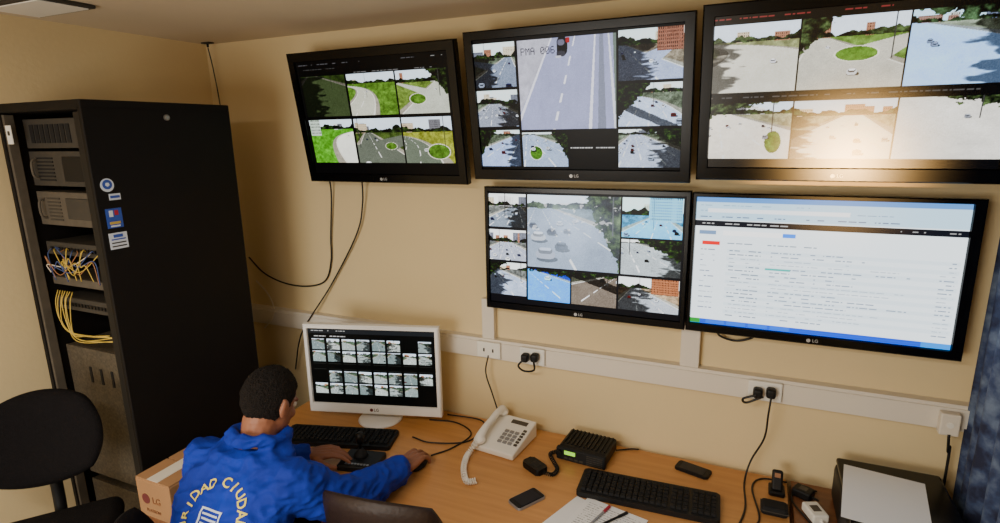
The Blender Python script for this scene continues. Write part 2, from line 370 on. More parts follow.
dt=[dict(ang=25,hz=.34,rw=.9,bld=6,cars=8,lanes=4,road=(.5,.52,.54),dap=(1.2,.0)),
 dict(ang=-5,hz=.38,rw=1.3,bld=6,cars=18,lanes=5,road=(.6,.6,.62),cs=1.0),
 dict(ang=-35,hz=.2,rw=1.0,cars=9,lanes=4,road=(.62,.64,.68),fol=(-.8,-1,.5),dap=(-1.2,.1)),
 dict(ang=-50,hz=.0,rw=1.0,cars=2,cs=2.6,lanes=2,road=(.42,.58,.82),ground=(.2,.34,.6),fol=(.2,-1,.40),tint=(.8,1,1.25)),
 dict(ang=48,hz=.0,rw=.9,cars=2,cs=3.0,lanes=2,road=(.46,.42,.38),ground=(.3,.3,.26),band=(.1,.25,.3),fol=(0,-1,.42)),
 dict(ang=-30,hz=.3,rw=.8,cars=6,lanes=3,road=(.62,.62,.62),side=(.55,1,(.6,.42,.32)),ground=(.55,.48,.4),cs=1.2,dap=(-1.2,.1)),
 dict(ang=15,hz=.42,rw=.9,cars=8,lanes=4,road=(.5,.66,.72),ground=(.34,.5,.55),side=(.45,1,(.55,.68,.72)),tint=(.85,1.02,1.15)),
 dict(ang=-46,hz=.08,rw=1.4,cars=8,lanes=5,road=(.62,.63,.62),fol=(.8,-1,.35),cs=.9,dap=(1,.2))]
for k,(x0,y0,x1,y1) in enumerate([(0,.02,.21,.31),(0,.335,.21,.61),(0,.63,.21,.93),(.22,.67,.45,.95),(.46,.67,.69,.95),(.70,.67,.99,.95),(.71,.02,.99,.34),(.71,.36,.99,.65)]):
    paste(D,x0,y0,x1,y1,cctv,**{**dict(seed=52+k,ground=(.42,.42,.4),gain=1.1,grain=.045,con=1.4,tint=(.96,1,1.05)),**dt[k]})
# screen E : mail page
E=new((.93,.97,.99))
rect(E,0,0,1,.04,(.34,.56,.82)); rect(E,0,.04,1,.17,(.72,.85,.93)); scribble(E,RS,.02,.06,.5,(.4,.5,.62)); scribble(E,RS,.02,.10,.75,(.35,.45,.58))
rect(E,.05,.085,.6,.115,(.93,.95,.97)); scribble(E,RS,.02,.145,.8,(.35,.42,.55))
rect(E,0,.18,1,.222,(.10,.11,.14)); scribble(E,RS,.03,.195,.38,(.7,.7,.7),.01); scribble(E,RS,.78,.195,.98,(.6,.6,.6),.01)
rect(E,.36,.255,.41,.285,(.2,.52,.95)); rect(E,.12,.25,.36,.29,(1,1,1)); rect(E,.02,.255,.09,.285,(.45,.56,.7))
rect(E,.035,.335,.11,.365,(.88,.12,.12)); scribble(E,RS,.14,.345,.5,(.5,.56,.62))
for i in range(18):
    y=.40+i*.0300
    if i%2==0: rect(E,.14,y-.010,.99,y+.018,(.88,.935,.965))
    scribble(E,RS,.15,y,.28,(.42,.48,.56),.006); scribble(E,RS,.32,y,.50+.35*RS.random(),(.52,.58,.66),.006); scribble(E,RS,.93,y,.98,(.5,.56,.64),.006)
for i in range(12): scribble(E,RS,.03,.40+i*.042,.09,(.45,.5,.6),.006)
rect(E,.30,.52,.40,.535,(.25,.7,.66))
rect(E,0,.96,1,1,(.08,.32,.85)); rect(E,0,.962,.045,.998,(.16,.58,.22))
for i in range(4): rect(E,.07+i*.09,.966,.15+i*.09,.994,(.16,.42,.9))
rect(E,.9,.962,1,1,(.12,.55,.92))
# screen F : desk monitor thumbnails
Fc=np.zeros((200,330,3)); Fc[:]=(.03,.04,.03); rect(Fc,0,0,1,.07,(.12,.13,.14)); scribble(Fc,RS,.03,.03,.3,(.6,.6,.6),.01); scribble(Fc,RS,.05,.10,.3,(.7,.7,.7),.01)
for r,(y0,y1) in enumerate([(.14,.28),(.30,.44),(.57,.71),(.73,.87)]):
    for c in range(8):
        if (r,c) in ((3,7),(0,6),(2,0)): continue
        x0=.03+c*.12; v=((r*5+c*3)%4)/4
        paste(Fc,x0,y0,x0+.10,y1,cctv,seed=100+r*9+c,ang=(r*37+c*53)%90-45,ground=(.34,.40,.34),road=(.52+.2*v,.58+.16*v,.58+.14*v),gain=.85+.15*v,cars=2,hz=.25*v+.1,rw=.8,grain=.04,curve=.3*v,dap=(1.2-2*v,.0) if c%2 else None)
for c in range(8): rect(Fc,.03+c*.12,.465,.13+c*.12,.47,(.16,.17,.16)); rect(Fc,.03+c*.12,.54,.13+c*.12,.545,(.16,.17,.16))
# ---------------------------------------------------------------- room shell
XL,XR,YF,ZC=-2.40,.68,-3.6,2.375
def slab(name,c,s,m): return add(name,box(*s),m,None,c,kind='structure')
slab('wall_back',((XL+XR)/2,.05,ZC/2),(XR-XL+.2,.1,ZC),M['wall'])
slab('wall_left',(XL-.05,(YF)/2,ZC/2),(.1,-YF,ZC),M['wall'])
slab('wall_right',(XR+.05,(YF)/2,ZC/2),(.1,-YF,ZC),M['wall'])
slab('wall_front',((XL+XR)/2,YF-.05,ZC/2),(XR-XL+.2,.1,ZC),M['wall'])
slab('floor',((XL+XR)/2,YF/2,-.05),(XR-XL+.2,-YF+.2,.1),M['floor'])
slab('ceiling',((XL+XR)/2,YF/2,ZC+.05),(XR-XL+.2,-YF+.2,.1),M['ceil'])
# ---------------------------------------------------------------- televisions
def tv(label,x,y,z,w,h,tilt,cv,bz,scr='screen'):
    t=math.radians(tilt); root=top('wall_television',label,'television',(x,y,z),(t,0,0),'wall of television screens')
    l,tp,r,b=bz
    add('bezel',frame(w,h,l,tp,r,b,.03),M['gblack'],root)
    add('casing',box(w-.012,.035,h-.012,.008),M['black'],root,(0,.0335,h/2))
    sw,sh=w-l-r,h-tp-b
    add('screen',canvas_mesh(sw,sh,cv),M[scr],root,((l-r)/2,.009,b),label='lit screen')
    text('logo','LG',.014,M['logo'],root,(.008,-.0004,b*.45))
    add('logo_badge',cyl(.006,.001,20),M['logo'],root,(-.011,-.0004,b*.45),(PI/2,0,0))
    Ri=Matrix.Rotation(-t,3,'X')
    for dx in (-.12,.12):
        p=Ri@(Vector((x+dx,-.0125,z+h*.5))-Vector((x,y,z)))
        add('mount_rail',box(.03,.024,.3),M['black'],root,p,(-t,0,0))
    cy=(Ri@(Vector((x,-.02,z+h*.45))-Vector((x,y,z))))
    add('mount_arm',tube([Vector((0,.05,h*.45)),cy],.02,10),M['black'],root)
    return root
tv('wide black television showing six green road views, tilted forward',-1.376,-.095,1.758,.762,.52,9,A,(.034,.036,.034,.036))
tv('wide black television with one large highway view and small ones',-.573,-.11,1.781,.768,.512,8.1,B,(.034,.03,.034,.04))
tv('wide black television showing six bright street views',.218,-.11,1.7925,.78,.512,8.1,Cc,(.034,.036,.02,.04),'screeng')
tv('flat black television with a hazy street view among small ones',-.56,-.08,1.275,.752,.478,0,D,(.017,.02,.017,.028),'screenb')
tv('flat black television showing a white web mail page',.205,-.08,1.276,.771,.474,0,E,(.014,.016,.03,.03),'screenb')
# ---------------------------------------------------------------- trunking, outlets
add('cable_trunking',boxes([((-.86,-.0175,1.082),(3.02,.035,.084)),((-.86,-.0375,1.082),(3.02,.005,.060))]),M['trunk'],None,label='long horizontal cream plastic cable trunking along the wall',cat='cable trunking')
add('cable_trunking',box(.055,.03,.17,.003),M['trunk'],None,(-.955,-.0155,1.208),label='short vertical cream trunking below the television',cat='cable trunking')
add('cable_trunking',box(.065,.03,.17,.003),M['trunk'],None,(-.165,-.0155,1.208),label='short vertical cream trunking below two televisions',cat='cable trunking')
def outlet(x,plugs,label):
    root=top('power_outlet',label,'power outlet',(x,-.0405,1.082))
    add('face_plate',box(.105,.012,.068,.004),M['white'],root,(0,-.006,0))
    for i in range(plugs):
        add('plug',box(.030,.034,.034,.009,3),M['black'],root,(-.022+i*.040,-.029,.006*(i%2)))
    if not plugs:
        for sx in (-.02,.02): add('socket',box(.006,.002,.014),M['black2'],root,(sx,-.0125,0))
outlet(-.945,0,'cream double power outlet on the trunking, nothing plugged in')
outlet(-.755,2,'cream power outlet with two black plugs')
outlet(.085,2,'cream power outlet with two black plugs, cables hanging down')
ob=top('junction_box','small cream junction box at the end of the trunking','junction box',(.592,-.0405,1.07))
add('case',box(.05,.03,.07,.004),M['trunk'],ob,(0,-.015,0)); add('knockout',cyl(.009,.003,16),M['white'],ob,(0,-.031,0),(PI/2,0,0))
# ---------------------------------------------------------------- desks
dk=top('desk','long orange wood desk against the wall','desk',(-.82,-.39,0))
add('worktop',box(2.0,.75,.03,.003),M['desk'],dk,(0,0,.735))
for sx in (-.97,.97): add('side_panel',box(.03,.68,.72),M['desk'],dk,(sx,0,.36))
add('modesty_panel',box(1.9,.02,.45),M['desk'],dk,(0,.25,.495))
d2=top('side_table','dark brown wood side table under the printer','table',(.398,-.39,0))
add('worktop',box(.41,.75,.03,.003),M['dwood'],d2,(0,0,.735))
for sx in (-.18,.18):
    for sy in (-.34,.34): add('leg',box(.04,.04,.72),M['dwood'],d2,(sx,sy,.36))
# ---------------------------------------------------------------- server rack
rx0,rx1,ry0,ry1,rz=-2.31,-1.86,-.93,-.39,2.07
cx,cy=(rx0+rx1)/2,(ry0+ry1)/2; rw=rx1-rx0; rd=ry1-ry0
rk=top('server_rack','tall black steel server rack with open front','server rack',(cx,cy,0))
add('side_panel',box(.018,rd,rz-.04,.003),M['rack'],rk,(rw/2-.009,0,rz/2))
add('side_panel',box(.018,rd,rz-.04,.003),M['rack'],rk,(-rw/2+.009,0,rz/2))
add('top_panel',box(rw,rd,.03,.004),M['rack'],rk,(0,0,rz-.015))
add('base_panel',box(rw,rd,.06,.004),M['rack'],rk,(0,0,.03))
add('back_panel',box(rw-.04,.012,rz-.1),M['rackd'],rk,(0,rd/2-.01,rz/2))
add('front_post',box(.035,.03,rz-.07,.003),M['black'],rk,(rw/2-.035,-rd/2+.02,rz/2))
add('front_post',box(.012,.03,rz-.07,.002),M['grey'],rk,(-rw/2+.024,-rd/2+.02,rz/2))
add('name_tag',box(.03,.002,.06),M['paper'],rk,(-rw/2+.055,-rd/2-.0,1.97),label='small white tag')
add('tag_mark',box(.012,.001,.014),M['dgrey'],rk,(-rw/2+.055,-rd/2-.0015,1.975))
add('lock',lathe([(.010,-.004),(.010,.003),(.006,.005)],16),M['steel'],rk,(rw/2+.003,-.656-cy,2.02),(0,PI/2,0))
PX=rw/2
add('sticker',cyl(.021,.0012,28),M['wprint'],rk,(PX+.0006,-.890-cy,1.81),(0,PI/2,0),label='round white and blue badge')
add('sticker_ring',cyl(.015,.0012,28),M['bluep'],rk,(PX+.0014,-.890-cy,1.812),(0,PI/2,0)); add('sticker_star',cyl(.007,.0012,5),M['wprint'],rk,(PX+.0022,-.890-cy,1.812),(0,PI/2,0))
add('sticker',box(.0012,.036,.02),M['wprint'],rk,(PX+.0006,-.872-cy,1.772)); add('sticker_band',box(.0012,.03,.008),M['bluep'],rk,(PX+.0014,-.872-cy,1.772))
add('sticker',box(.0012,.05,.062),M['bluep'],rk,(PX+.0006,-.884-cy,1.705),label='dark blue sticker with coloured print')
for yy,zz,sy,sz,mm in ((-.893,1.72,.012,.02,'wprint'),(-.876,1.722,.012,.016,'red'),(-.884,1.69,.034,.008,'ycab'),(-.884,1.68,.03,.005,'wprint')): add('sticker_print',box(.0008,sy,sz),M[mm],rk,(PX+.0015,yy-cy,zz))
add('sticker',box(.0012,.058,.052),M['wprint'],rk,(PX+.0006,-.882-cy,1.632),label='white printed label')
for i in range(4): add('sticker_line',box(.0006,.046 if i else .03,.004 if i else .010),M['bluep'] if i<2 else M['dgrey'],rk,(PX+.0016,-.882-cy,1.648-i*.011))
def unit(name,label,cat,z,h,m,handles=0,grp=None,w=.36):
    r=top(name,label,cat,(cx,ry0+.06,z),(0,0,0),grp)
    add('chassis',box(w,.38,h,.002),m,r,(0,.19,h/2))
    add('front_panel',box(w+.01,.008,h,.002),m,r,(0,-.004,h/2))
    for i in range(handles):
        sx=(-1)**i*w*.40
        add('handle',tube(spline([(sx,-.006,h*.2),(sx,-.025,h*.3),(sx,-.025,h*.7),(sx,-.006,h*.8)],5),.004,8),M['grey'],r)
    return r
g='rack mounted servers'
u=unit('rack_server','dark grey rack server near the top of the rack','server',1.925,.095,M['dgrey'],0,g)
add('vent_slots',boxes([((-.14+i*.028,-.009,.047),(.02,.003,.06)) for i in range(8)]),M['black2'],u)
u=unit('rack_server','dark grey rack server with two handles','server',1.80,.115,M['dgrey'],2,g)
add('drive_bay',box(.12,.006,.08,.002),M['black'],u,(.06,-.01,.057)); add('vent_slots',boxes([((-.10,-.009,.02+i*.012),(.09,.003,.005)) for i in range(7)]),M['black2'],u)
u=unit('rack_server','lighter grey rack server with two handles','server',1.665,.115,M['grey'],2,g)
add('drive_bay',box(.14,.006,.07,.002),M['dgrey'],u,(.05,-.01,.06)); add('vent_slots',boxes([((-.09,-.009,.02+i*.012),(.07,.003,.005)) for i in range(7)]),M['dgrey'],u)
u=unit('network_switch','thin network switch with coloured patch cables','network switch',1.56,.045,M['dgrey'])
add('port_row',boxes([((-.15+i*.018,-.010,.022),(.012,.004,.012)) for i in range(17)]),M['black'],u)
random.seed(3)
for i in range(12):
    x=-.15+i*.024; e=-.16+.32*random.random()
    cm_=[M['ycab'],M['ocab'],M['bcab'],M['wcable']][random.choice([0,0,1,2,2,3])]
    cable('patch_cable',[(x,-.012,.022),(x+.02*random.random(),-.028,.03-.03*random.random()),((x+e)/2,-.04+.01*random.random(),-.02-.05*random.random()),(e,-.036,-.04+.04*random.random()),(e+.03*random.random(),-.03,-.06-.03*random.random())],.0016,cm_,None,u,6)
u=unit('rack_shelf','light grey metal shelf inside the rack','shelf',1.45,.028,M['grey'])
u=unit('patch_panel','dark patch panel with hanging yellow cables','patch panel',1.36,.045,M['dgrey'])
add('port_row',boxes([((-.15+i*.018,-.010,.022),(.012,.004,.012)) for i in range(17)]),M['black'],u)
for i in range(7):
    x=-.16+i*.014; r1,r2=random.random(),random.random()
    cable('patch_cable',[(x,-.012,.07),(x-.005+.02*r1,-.03,.03),(x+.02*r2,-.034,-.03-.008*i),(x+.06+.03*r1,-.034,-.075-.01*i*r2),(.10+.06*r2,-.026,-.085+.03*r1)],.0017,M['ycab'],None,u,6)
u=unit('blanking_panel','grey perforated metal panel in the rack','panel',.70,.52,M['perf'])
for i in range(3): add('vent_slot',box(.012,.003,.06),M['black2'],u,(-.06+i*.06,-.009,.42))
u=unit('blanking_panel','grey perforated metal panel low in the rack','panel',.12,.55,M['perf'])
# ---------------------------------------------------------------- chairs
def chair(label,loc,ang,seat_z,seat_r,back_w,back_h,back_z,back_off,m,rnd=.30,name='office_chair'):
    root=top(name,label,'office chair',(loc[0],loc[1],0),(0,0,ang),'office chairs')
    add('seat',box(seat_r*2,seat_r*1.95,.075,.034,5),m,root,(0,0,seat_z-.0375),smooth=True)
    add('seat_shell',rslab(seat_r*1.7,seat_r*1.7,.02,.05),M['black'],root,(0,0,seat_z-.084))
    bm=bmesh.new(); nx,nz=16,14; th=.045; vs={}
    for s in (0,1):
        for i in range(nx+1):
            for j in range(nz+1):
                u=i/nx*2-1; v=j/nz*2-1
                a=u*math.sqrt(max(0,1-v*v*rnd)); b=v*math.sqrt(max(0,1-u*u*rnd))
                edge=max(abs(u),abs(v)); t=th/2*math.sqrt(max(0,1-edge**4))+.006
                y=.05*(a*a)-.02*b+(t if s else -t)
                vs[s,i,j]=bm.verts.new((a*back_w/2*1.04,y,b*back_h/2*1.04))
    for i in range(nx):
        for j in range(nz):
            bm.faces.new((vs[0,i,j],vs[0,i+1,j],vs[0,i+1,j+1],vs[0,i,j+1])); bm.faces.new((vs[1,i,j],vs[1,i,j+1],vs[1,i+1,j+1],vs[1,i+1,j]))
    for i in range(nx):
        for j in (0,nz): bm.faces.new((vs[0,i,j],vs[0,i+1,j],vs[1,i+1,j],vs[1,i,j]))
    for j in range(nz):
        for i in (0,nx): bm.faces.new((vs[0,i,j],vs[0,i,j+1],vs[1,i,j+1],vs[1,i,j]))
    add('backrest',bm2me(bm),m,root,(0,-back_off,back_z),(math.radians(8),0,0),smooth=True)
    add('back_support',tube(spline([(0,0,seat_z-.10),(0,-back_off*.8,seat_z-.10),(0,-back_off-.03,seat_z-.02),(0,-back_off-.035,back_z)],8),.018,10),M['black'],root,smooth=True)
    add('gas_lift',lathe([(.028,.09),(.028,seat_z*.5),(.018,seat_z*.5+.001),(.018,seat_z-.09)],20),M['black'],root)
    for k in range(5):
        a=2*PI*k/5+.3; d=Vector((math.cos(a),math.sin(a),0))
        lg=add('leg',tube([d*.02+Vector((0,0,.11)),d*.15+Vector((0,0,.095)),d*.27+Vector((0,0,.07))],[.024,.02,.014],8),M['black'],root)
        add('caster',cyl(.027,.022,20),M['black2'],lg,(d.x*.27,d.y*.27,.027),(PI/2,0,a))
    return root
chair('empty black fabric office chair in front of the server rack',(-1.90,-1.22),math.radians(-128),.76,.185,.32,.29,1.015,.18,M['fabric'],.42)
chair('black fabric office chair the operator sits on',(-1.258,-1.045),math.radians(-33),.45,.21,.38,.36,.79,.25,M['fabric'],.36)
chair('dark leather office chair pushed up to the desk',(-.93,-.66),math.radians(8),.46,.21,.38,.40,.785,.24,M['leather'])
# ---------------------------------------------------------------- person
def ell(c,r,R=None,n=16):
    V=[];F=[]; R=R or Matrix.Identity(3); c=Vector(c)
    for j in range(n//2+1):
        th=PI*j/(n//2)
        for i in range(n):
            ph=2*PI*i/n
            V.append(c+R@Vector((r[0]*math.sin(th)*math.cos(ph),r[1]*math.sin(th)*math.sin(ph),r[2]*math.cos(th))))
    for j in range(n//2):
        for i in range(n):
            F.append((j*n+i,j*n+(i+1)%n,(j+1)*n+(i+1)%n,(j+1)*n+i))
    return V,F
def chain(P,rs,n=14):
    out=[]; P=[Vector(p) for p in P]
    for p,r in zip(P,rs): out.append(ell(p,(r,r,r),None,n))
    for a,b,ra,rb in zip(P[:-1],P[1:],rs[:-1],rs[1:]):
        t=(b-a).normalized(); up=Vector((0,0,1)) if abs(t.z)<.9 else Vector((1,0,0)); s=t.cross(up).normalized(); u=s.cross(t)
        V=[];F=[]
        for p,r in ((a,ra),(b,rb)):
            for i in range(n): V.append(p+(s*math.cos(2*PI*i/n)+u*math.sin(2*PI*i/n))*r)
        for i in range(n): F.append((i,(i+1)%n,n+(i+1)%n,n+i))
        F.append(tuple(range(n))[::-1]); F.append(tuple(range(n,2*n))); out.append((V,F))
    return out
def loft(secs,n=28):
    V=[];F=[]
    for (x,y,z,a,b) in secs:
        for i in range(n):
            t=2*PI*i/n; c,s=math.cos(t),math.sin(t); e=.85
            V.append(Vector((x+a*math.copysign(abs(c)**e,c),y+b*math.copysign(abs(s)**e,s),z)))
    m=len(secs)
    for j in range(m-1):
        for i in range(n): F.append((j*n+i,j*n+(i+1)%n,(j+1)*n+(i+1)%n,(j+1)*n+i))
    F.append(tuple(range(n))[::-1]); F.append(tuple(range((m-1)*n,m*n)))
    return [(V,F)]
def remesh(prims,voxel,it=4,origin=Vector((0,0,0)),wr=None):
    V=[];F=[]
    for v,f in prims:
        o=len(V); V+=[p-origin for p in v]; F+=[tuple(i+o for i in q) for q in f]
    me=bpy.data.meshes.new('pr'); me.from_pydata(V,[],F); bm=bmesh.new(); bm.from_mesh(me); bmesh.ops.remove_doubles(bm,verts=bm.verts,dist=1e-6); bm.to_mesh(me); bm.free()
    o=bpy.data.objects.new('pr',me); COL.objects.link(o)
    r=o.modifiers.new('r','REMESH'); r.mode='VOXEL'; r.voxel_size=voxel; r.use_smooth_shade=True
    s=o.modifiers.new('s','SMOOTH'); s.factor=.5; s.iterations=it
    bpy.context.view_layer.update()
    out=bpy.data.meshes.new_from_object(o.evaluated_get(bpy.context.evaluated_depsgraph_get())); bpy.data.objects.remove(o)
    if wr:
        nor=[v.normal.copy() for v in out.vertices]
        for v,nn in zip(out.vertices,nor):
            p=v.co; q=Vector((p.x*.8+p.z*.5,p.y,p.z*1.6-p.x*.6))*wr[1]
            d=1-2*abs(mnoise.noise(q))+.6*(1-2*abs(mnoise.noise(q*2.0+Vector((3,1,2)))))-.9; v.co=p+nn*d*wr[0]
    return out
PR=Vector((-1.32,-1.08,0))
pe=top('person','person in a blue jacket with yellow lettering, seated at desk','person',PR)
SEC=[(-1.32,-1.09,.46,.15,.11),(-1.32,-1.09,.56,.165,.12),(-1.32,-1.09,.66,.158,.115),(-1.32,-1.07,.76,.158,.115),(-1.325,-1.03,.85,.17,.118),(-1.33,-.985,.93,.182,.115),(-1.333,-.95,.99,.172,.095),(-1.333,-.925,1.03,.12,.075),(-1.33,-.91,1.06,.06,.055)]
shR=Vector((-1.165,-.945,.965)); elR=Vector((-1.085,-.79,.83)); wrR=Vector((-1.06,-.535,.80))
shL=Vector((-1.50,-.945,.965)); elL=Vector((-1.53,-.77,.835)); wrL=Vector((-1.425,-.605,.808))
HC_=Vector((-1.308,-.855,1.160)); HS=.89
HR=(Matrix.Rotation(math.radians(-4),3,'Z')@Matrix.Rotation(math.radians(-26),3,'X'))
def hp(x,y,z): return HC_+HR@(Vector((x,y,z))*HS)
def he(x,y,z,r): return ell(hp(x,y,z),tuple(q*HS for q in r),HR,20)
head=[he(0,-.008,.020,(.076,.097,.098)),he(0,.025,-.035,(.062,.070,.090)),he(0,.045,-.092,(.042,.045,.034)),
 he(0,.082,.016,(.048,.016,.012)),he(.035,.066,-.03,(.022,.02,.022)),he(-.035,.066,-.03,(.022,.02,.022)),
 he(.079,-.004,-.012,(.009,.019,.031)),he(-.079,-.004,-.012,(.009,.019,.031)),he(.083,-.012,-.0,(.009,.012,.022)),he(-.083,-.012,-.0,(.009,.012,.022)),
 he(0,.093,-.068,(.024,.010,.007)),he(0,.090,-.080,(.021,.010,.008))]
head+=chain([hp(0,.092,.008),hp(0,.104,-.018),hp(0,.113,-.036)],[.008,.010,.012]); head+=[he(.012,.100,-.040,(.009,.010,.008)),he(-.012,.100,-.040,(.009,.010,.008))]
neck=chain([hp(0,-.02,-.06),Vector((-1.322,-.90,1.05)),Vector((-1.33,-.93,.99))],[.052,.056,.07])
def hand(w,f,side,curl,spread=5):
    f=f.normalized(); s=(side-f*side.dot(f)).normalized(); n=f.cross(s).normalized()
    if n.z<0: n=-n
    P=[]
    offs=(.030,.010,-.011,-.031); lens=(.072,.080,.075,.058); kf=(.088,.092,.088,.080)
    for k in range(4):
        kn=w+f*kf[k]+s*offs[k]+n*.004
        P+=chain([w+s*offs[k]*.6+f*.012,w+f*.05+s*offs[k]*.9+n*.003,kn],[.016,.0135,.0105])
        a=math.radians(spread*(1.5-k)); d=(f*math.cos(a)+s*math.sin(a)); ang=0; p=kn; pts=[p]
        for fr,c in ((.46,curl[0]),(.30,curl[1]),(.24,curl[2])):
            ang+=math.radians(c+3*k); p=p+(d*math.cos(ang)-n*math.sin(ang))*lens[k]*fr; pts.append(p)
        P+=chain(pts,[.0095,.0085,.0078,.0068],12)
    t0=w+f*.025+s*.024-n*.002; t1=t0+(f*.6+s*.75-n*.15).normalized()*.038; t2=t1+(f*.85+s*.35-n*.3).normalized()*.032; t3=t2+(f*.95+s*.05-n*.3).normalized()*.024
    P+=chain([t0,t1,t2,t3],[.015,.012,.0105,.008],12)
    return P
handR=hand(wrR,Vector((.02,1,.0)),Vector((-1,0,0)),(12,22,22),5)
handL=hand(wrL,Vector((.80,.58,-.01)),Vector((.58,-.80,0)),(14,20,16),5)
def shrink(secs,d): return [(x,y,z,max(a-d,.03),max(b-d,.03)) for x,y,z,a,b in secs]
hipR,hipL=Vector((-1.235,-1.05,.55)),Vector((-1.405,-1.05,.55)); knR,knL=Vector((-1.23,-.63,.55)),Vector((-1.46,-.63,.55)); anR,anL=Vector((-1.23,-.59,.11)),Vector((-1.46,-.59,.11))
def legp(d): return chain([hipR,knR,knR+Vector((0,.015,-.17)),anR],[.088-d,.062-d,.056-d,.045-d])+chain([hipL,knL,knL+Vector((0,.015,-.17)),anL],[.088-d,.062-d,.056-d,.045-d])
body=loft(shrink(SEC,.022))+head+neck+handR+handL+chain([shR,elR,wrR],[.048,.036,.024])+chain([shL,elL,wrL],[.048,.036,.024])+legp(.012)
body+=chain([anR,anR+Vector((0,.02,-.05)),anR+Vector((0,.12,-.075))],[.033,.032,.024])+chain([anL,anL+Vector((0,.02,-.05)),anL+Vector((0,.12,-.075))],[.033,.032,.024])
add('body',remesh(body,.0036,3,PR),M['skin'],pe,smooth=True)
colr=[Vector((-1.318+.076*math.cos(a),-.900+.074*math.sin(a),1.070-.018*math.sin(a))) for a in [2*PI*i/16 for i in range(17)]]
JSEC=SEC[1:-1]+[(-1.328,-.915,1.052,.088,.078)]
jk=loft([(x,y,z,a+.013,b+.013) for x,y,z,a,b in JSEC])+chain(colr,[.020]*17,8)
jk+=chain([shR+Vector((-.03,0,0)),shR,(shR+elR)/2,elR+Vector((0,0,.010)),(elR+wrR)/2+Vector((0,-.01,.008)),wrR+Vector((0,-.03,.008)),wrR+Vector((0,-.01,0))],[.074,.076,.074,.070,.060,.050,.040])
jk+=chain([shL+Vector((.03,0,0)),shL,(shL+elL)/2,elL,(elL+wrL)/2,wrL-(wrL-elL).normalized()*.02],[.074,.076,.072,.064,.053,.042])
jme=remesh(jk,.0055,4,PR,(.0095,12))
jo=add('jacket',jme,M['jacket'],pe,smooth=True,label='bright blue jacket with yellow lettering')
add('trousers',remesh(loft([(x,y,z,a+.004,b+.004) for x,y,z,a,b in SEC[:3]])+legp(-.004),.007,4,PR),M['trous'],pe,smooth=True)
for a_ in (anR,anL):
    add('shoe',remesh([ell(a_+Vector((0,.02,-.045)),(.046,.06,.05)),ell(a_+Vector((0,.10,-.068)),(.046,.09,.040)),ell(a_+Vector((0,.05,-.09)),(.044,.135,.018))],.006,3,PR),M['black'],pe,smooth=True)
for sx in (-1,1):
    e=add('eye',lathe([(.0005,-.0105)]+[(.0105*math.sin(PI*i/10),-.0105*math.cos(PI*i/10)) for i in range(1,10)]+[(.0005,.0105)],16),M['eyew'],pe,hp(sx*.030,.080,.0)-PR,smooth=True)
    add('iris',cyl(.005,.002,14),M['iris'],e,HR@Vector((0,.0102,0)),(HR.to_4x4()@Matrix.Rotation(PI/2,4,'X')).to_euler())
bm=bmesh.new(); bmesh.ops.create_icosphere(bm,subdivisions=7,radius=1)
kill=[]
for v in bm.verts:
    p=v.co.copy(); x,y,z=p.x*.0795,p.y*.1010-.009,p.z*.1025+.021
    lim=-.080 if y<-.03 else (-.080+(y+.03)/.05*.070 if y<.02 else (-.010+(y-.02)/.03*.07 if y<.05 else .060))
    n_=.0030*mnoise.noise(Vector((x,y,z))*40)+.0026*mnoise.noise(Vector((x,y,z))*130)+.0016*mnoise.noise(Vector((x,y,z))*300)
    if z<lim+.010*mnoise.noise(Vector((x,y,z))*110): kill.append(v)
    f=1+n_/.1; v.co=hp(x*f,y*f,z*f)-PR
bmesh.ops.delete(bm,geom=kill,context='VERTS')
ho=add('hair',bm2me(bm),M['hair'],pe,smooth=True,label='short dark hair')
sm=ho.modifiers.new('sol','SOLIDIFY'); sm.thickness=.006; sm.offset=-1
bpy.context.view_layer.update()
bvh=BVHTree.FromPolygons([v.co.copy() for v in jme.vertices],[tuple(p.vertices) for p in jme.polygons])
def drape(meshes,name,m,lift=.0022):
    V=[];F=[]; d=Vector((.0,.78,-.62)).normalized(); upv=Vector((0,.62,.78)).normalized()
    for me,fn in meshes:
        bm=bmesh.new(); bm.from_mesh(me); bmesh.ops.triangulate(bm,faces=bm.faces)
        for _ in range(3):
            L=[e for e in bm.edges if e.calc_length()>.006]
            if L: bmesh.ops.subdivide_edges(bm,edges=L,cuts=1); bmesh.ops.triangulate(bm,faces=bm.faces)
        o=len(V); bm.verts.index_update()
        for v in bm.verts:
            x,z=fn(v.co.x,v.co.y)
            org=Vector((-1.325,-1.08,.93))-PR+Vector((x,0,0))+upv*z-d*.5
            hit,nn,_,_=bvh.ray_cast(org,d)
            if hit is None: hit=org+d*.5; nn=-d
            V.append(hit-d*lift)
        for f in bm.faces: F.append(tuple(v.index+o for v in f.verts))
        bm.free()
    me=bpy.data.meshes.new(name); me.from_pydata(V,[],F)
    return add(name,me,m,pe)
S_='SEGURIDAD CIUDADANA'; items=[]; R0=.094
for i,ch in enumerate(S_):
    if ch==' ': continue
    a=math.radians(90-(i-9.8)*17.0)
    me=text('',ch,.038,None,raw=True,ext=0,off=.0007)
    def fn(x,y,a=a):
        b=a-PI/2; return R0*math.cos(a)+x*math.cos(b)-y*math.sin(b)+.026,R0*math.sin(a)+x*math.sin(b)+y*math.cos(b)-.018
    items.append((me,fn))
drape(items,'jacket_lettering',M['yellow'])
def quad(x0,y0,x1,y1):
    me=bpy.data.meshes.new('q'); me.from_pydata([(x0,y0,0),(x1,y0,0),(x1,y1,0),(x0,y1,0)],[],[(0,1,2,3)]); return me
idf=lambda x,y:(x*.85+.022,y*.9-.018)
drape([(quad(-.045,.018,.045,.024),idf),(quad(-.045,-.06,-.039,.018),idf),(quad(.039,-.06,.045,.018),idf)]+[(quad(-.034,.004-.014*i,.034,.010-.014*i),idf) for i in range(5)],'jacket_emblem',M['wprint'])
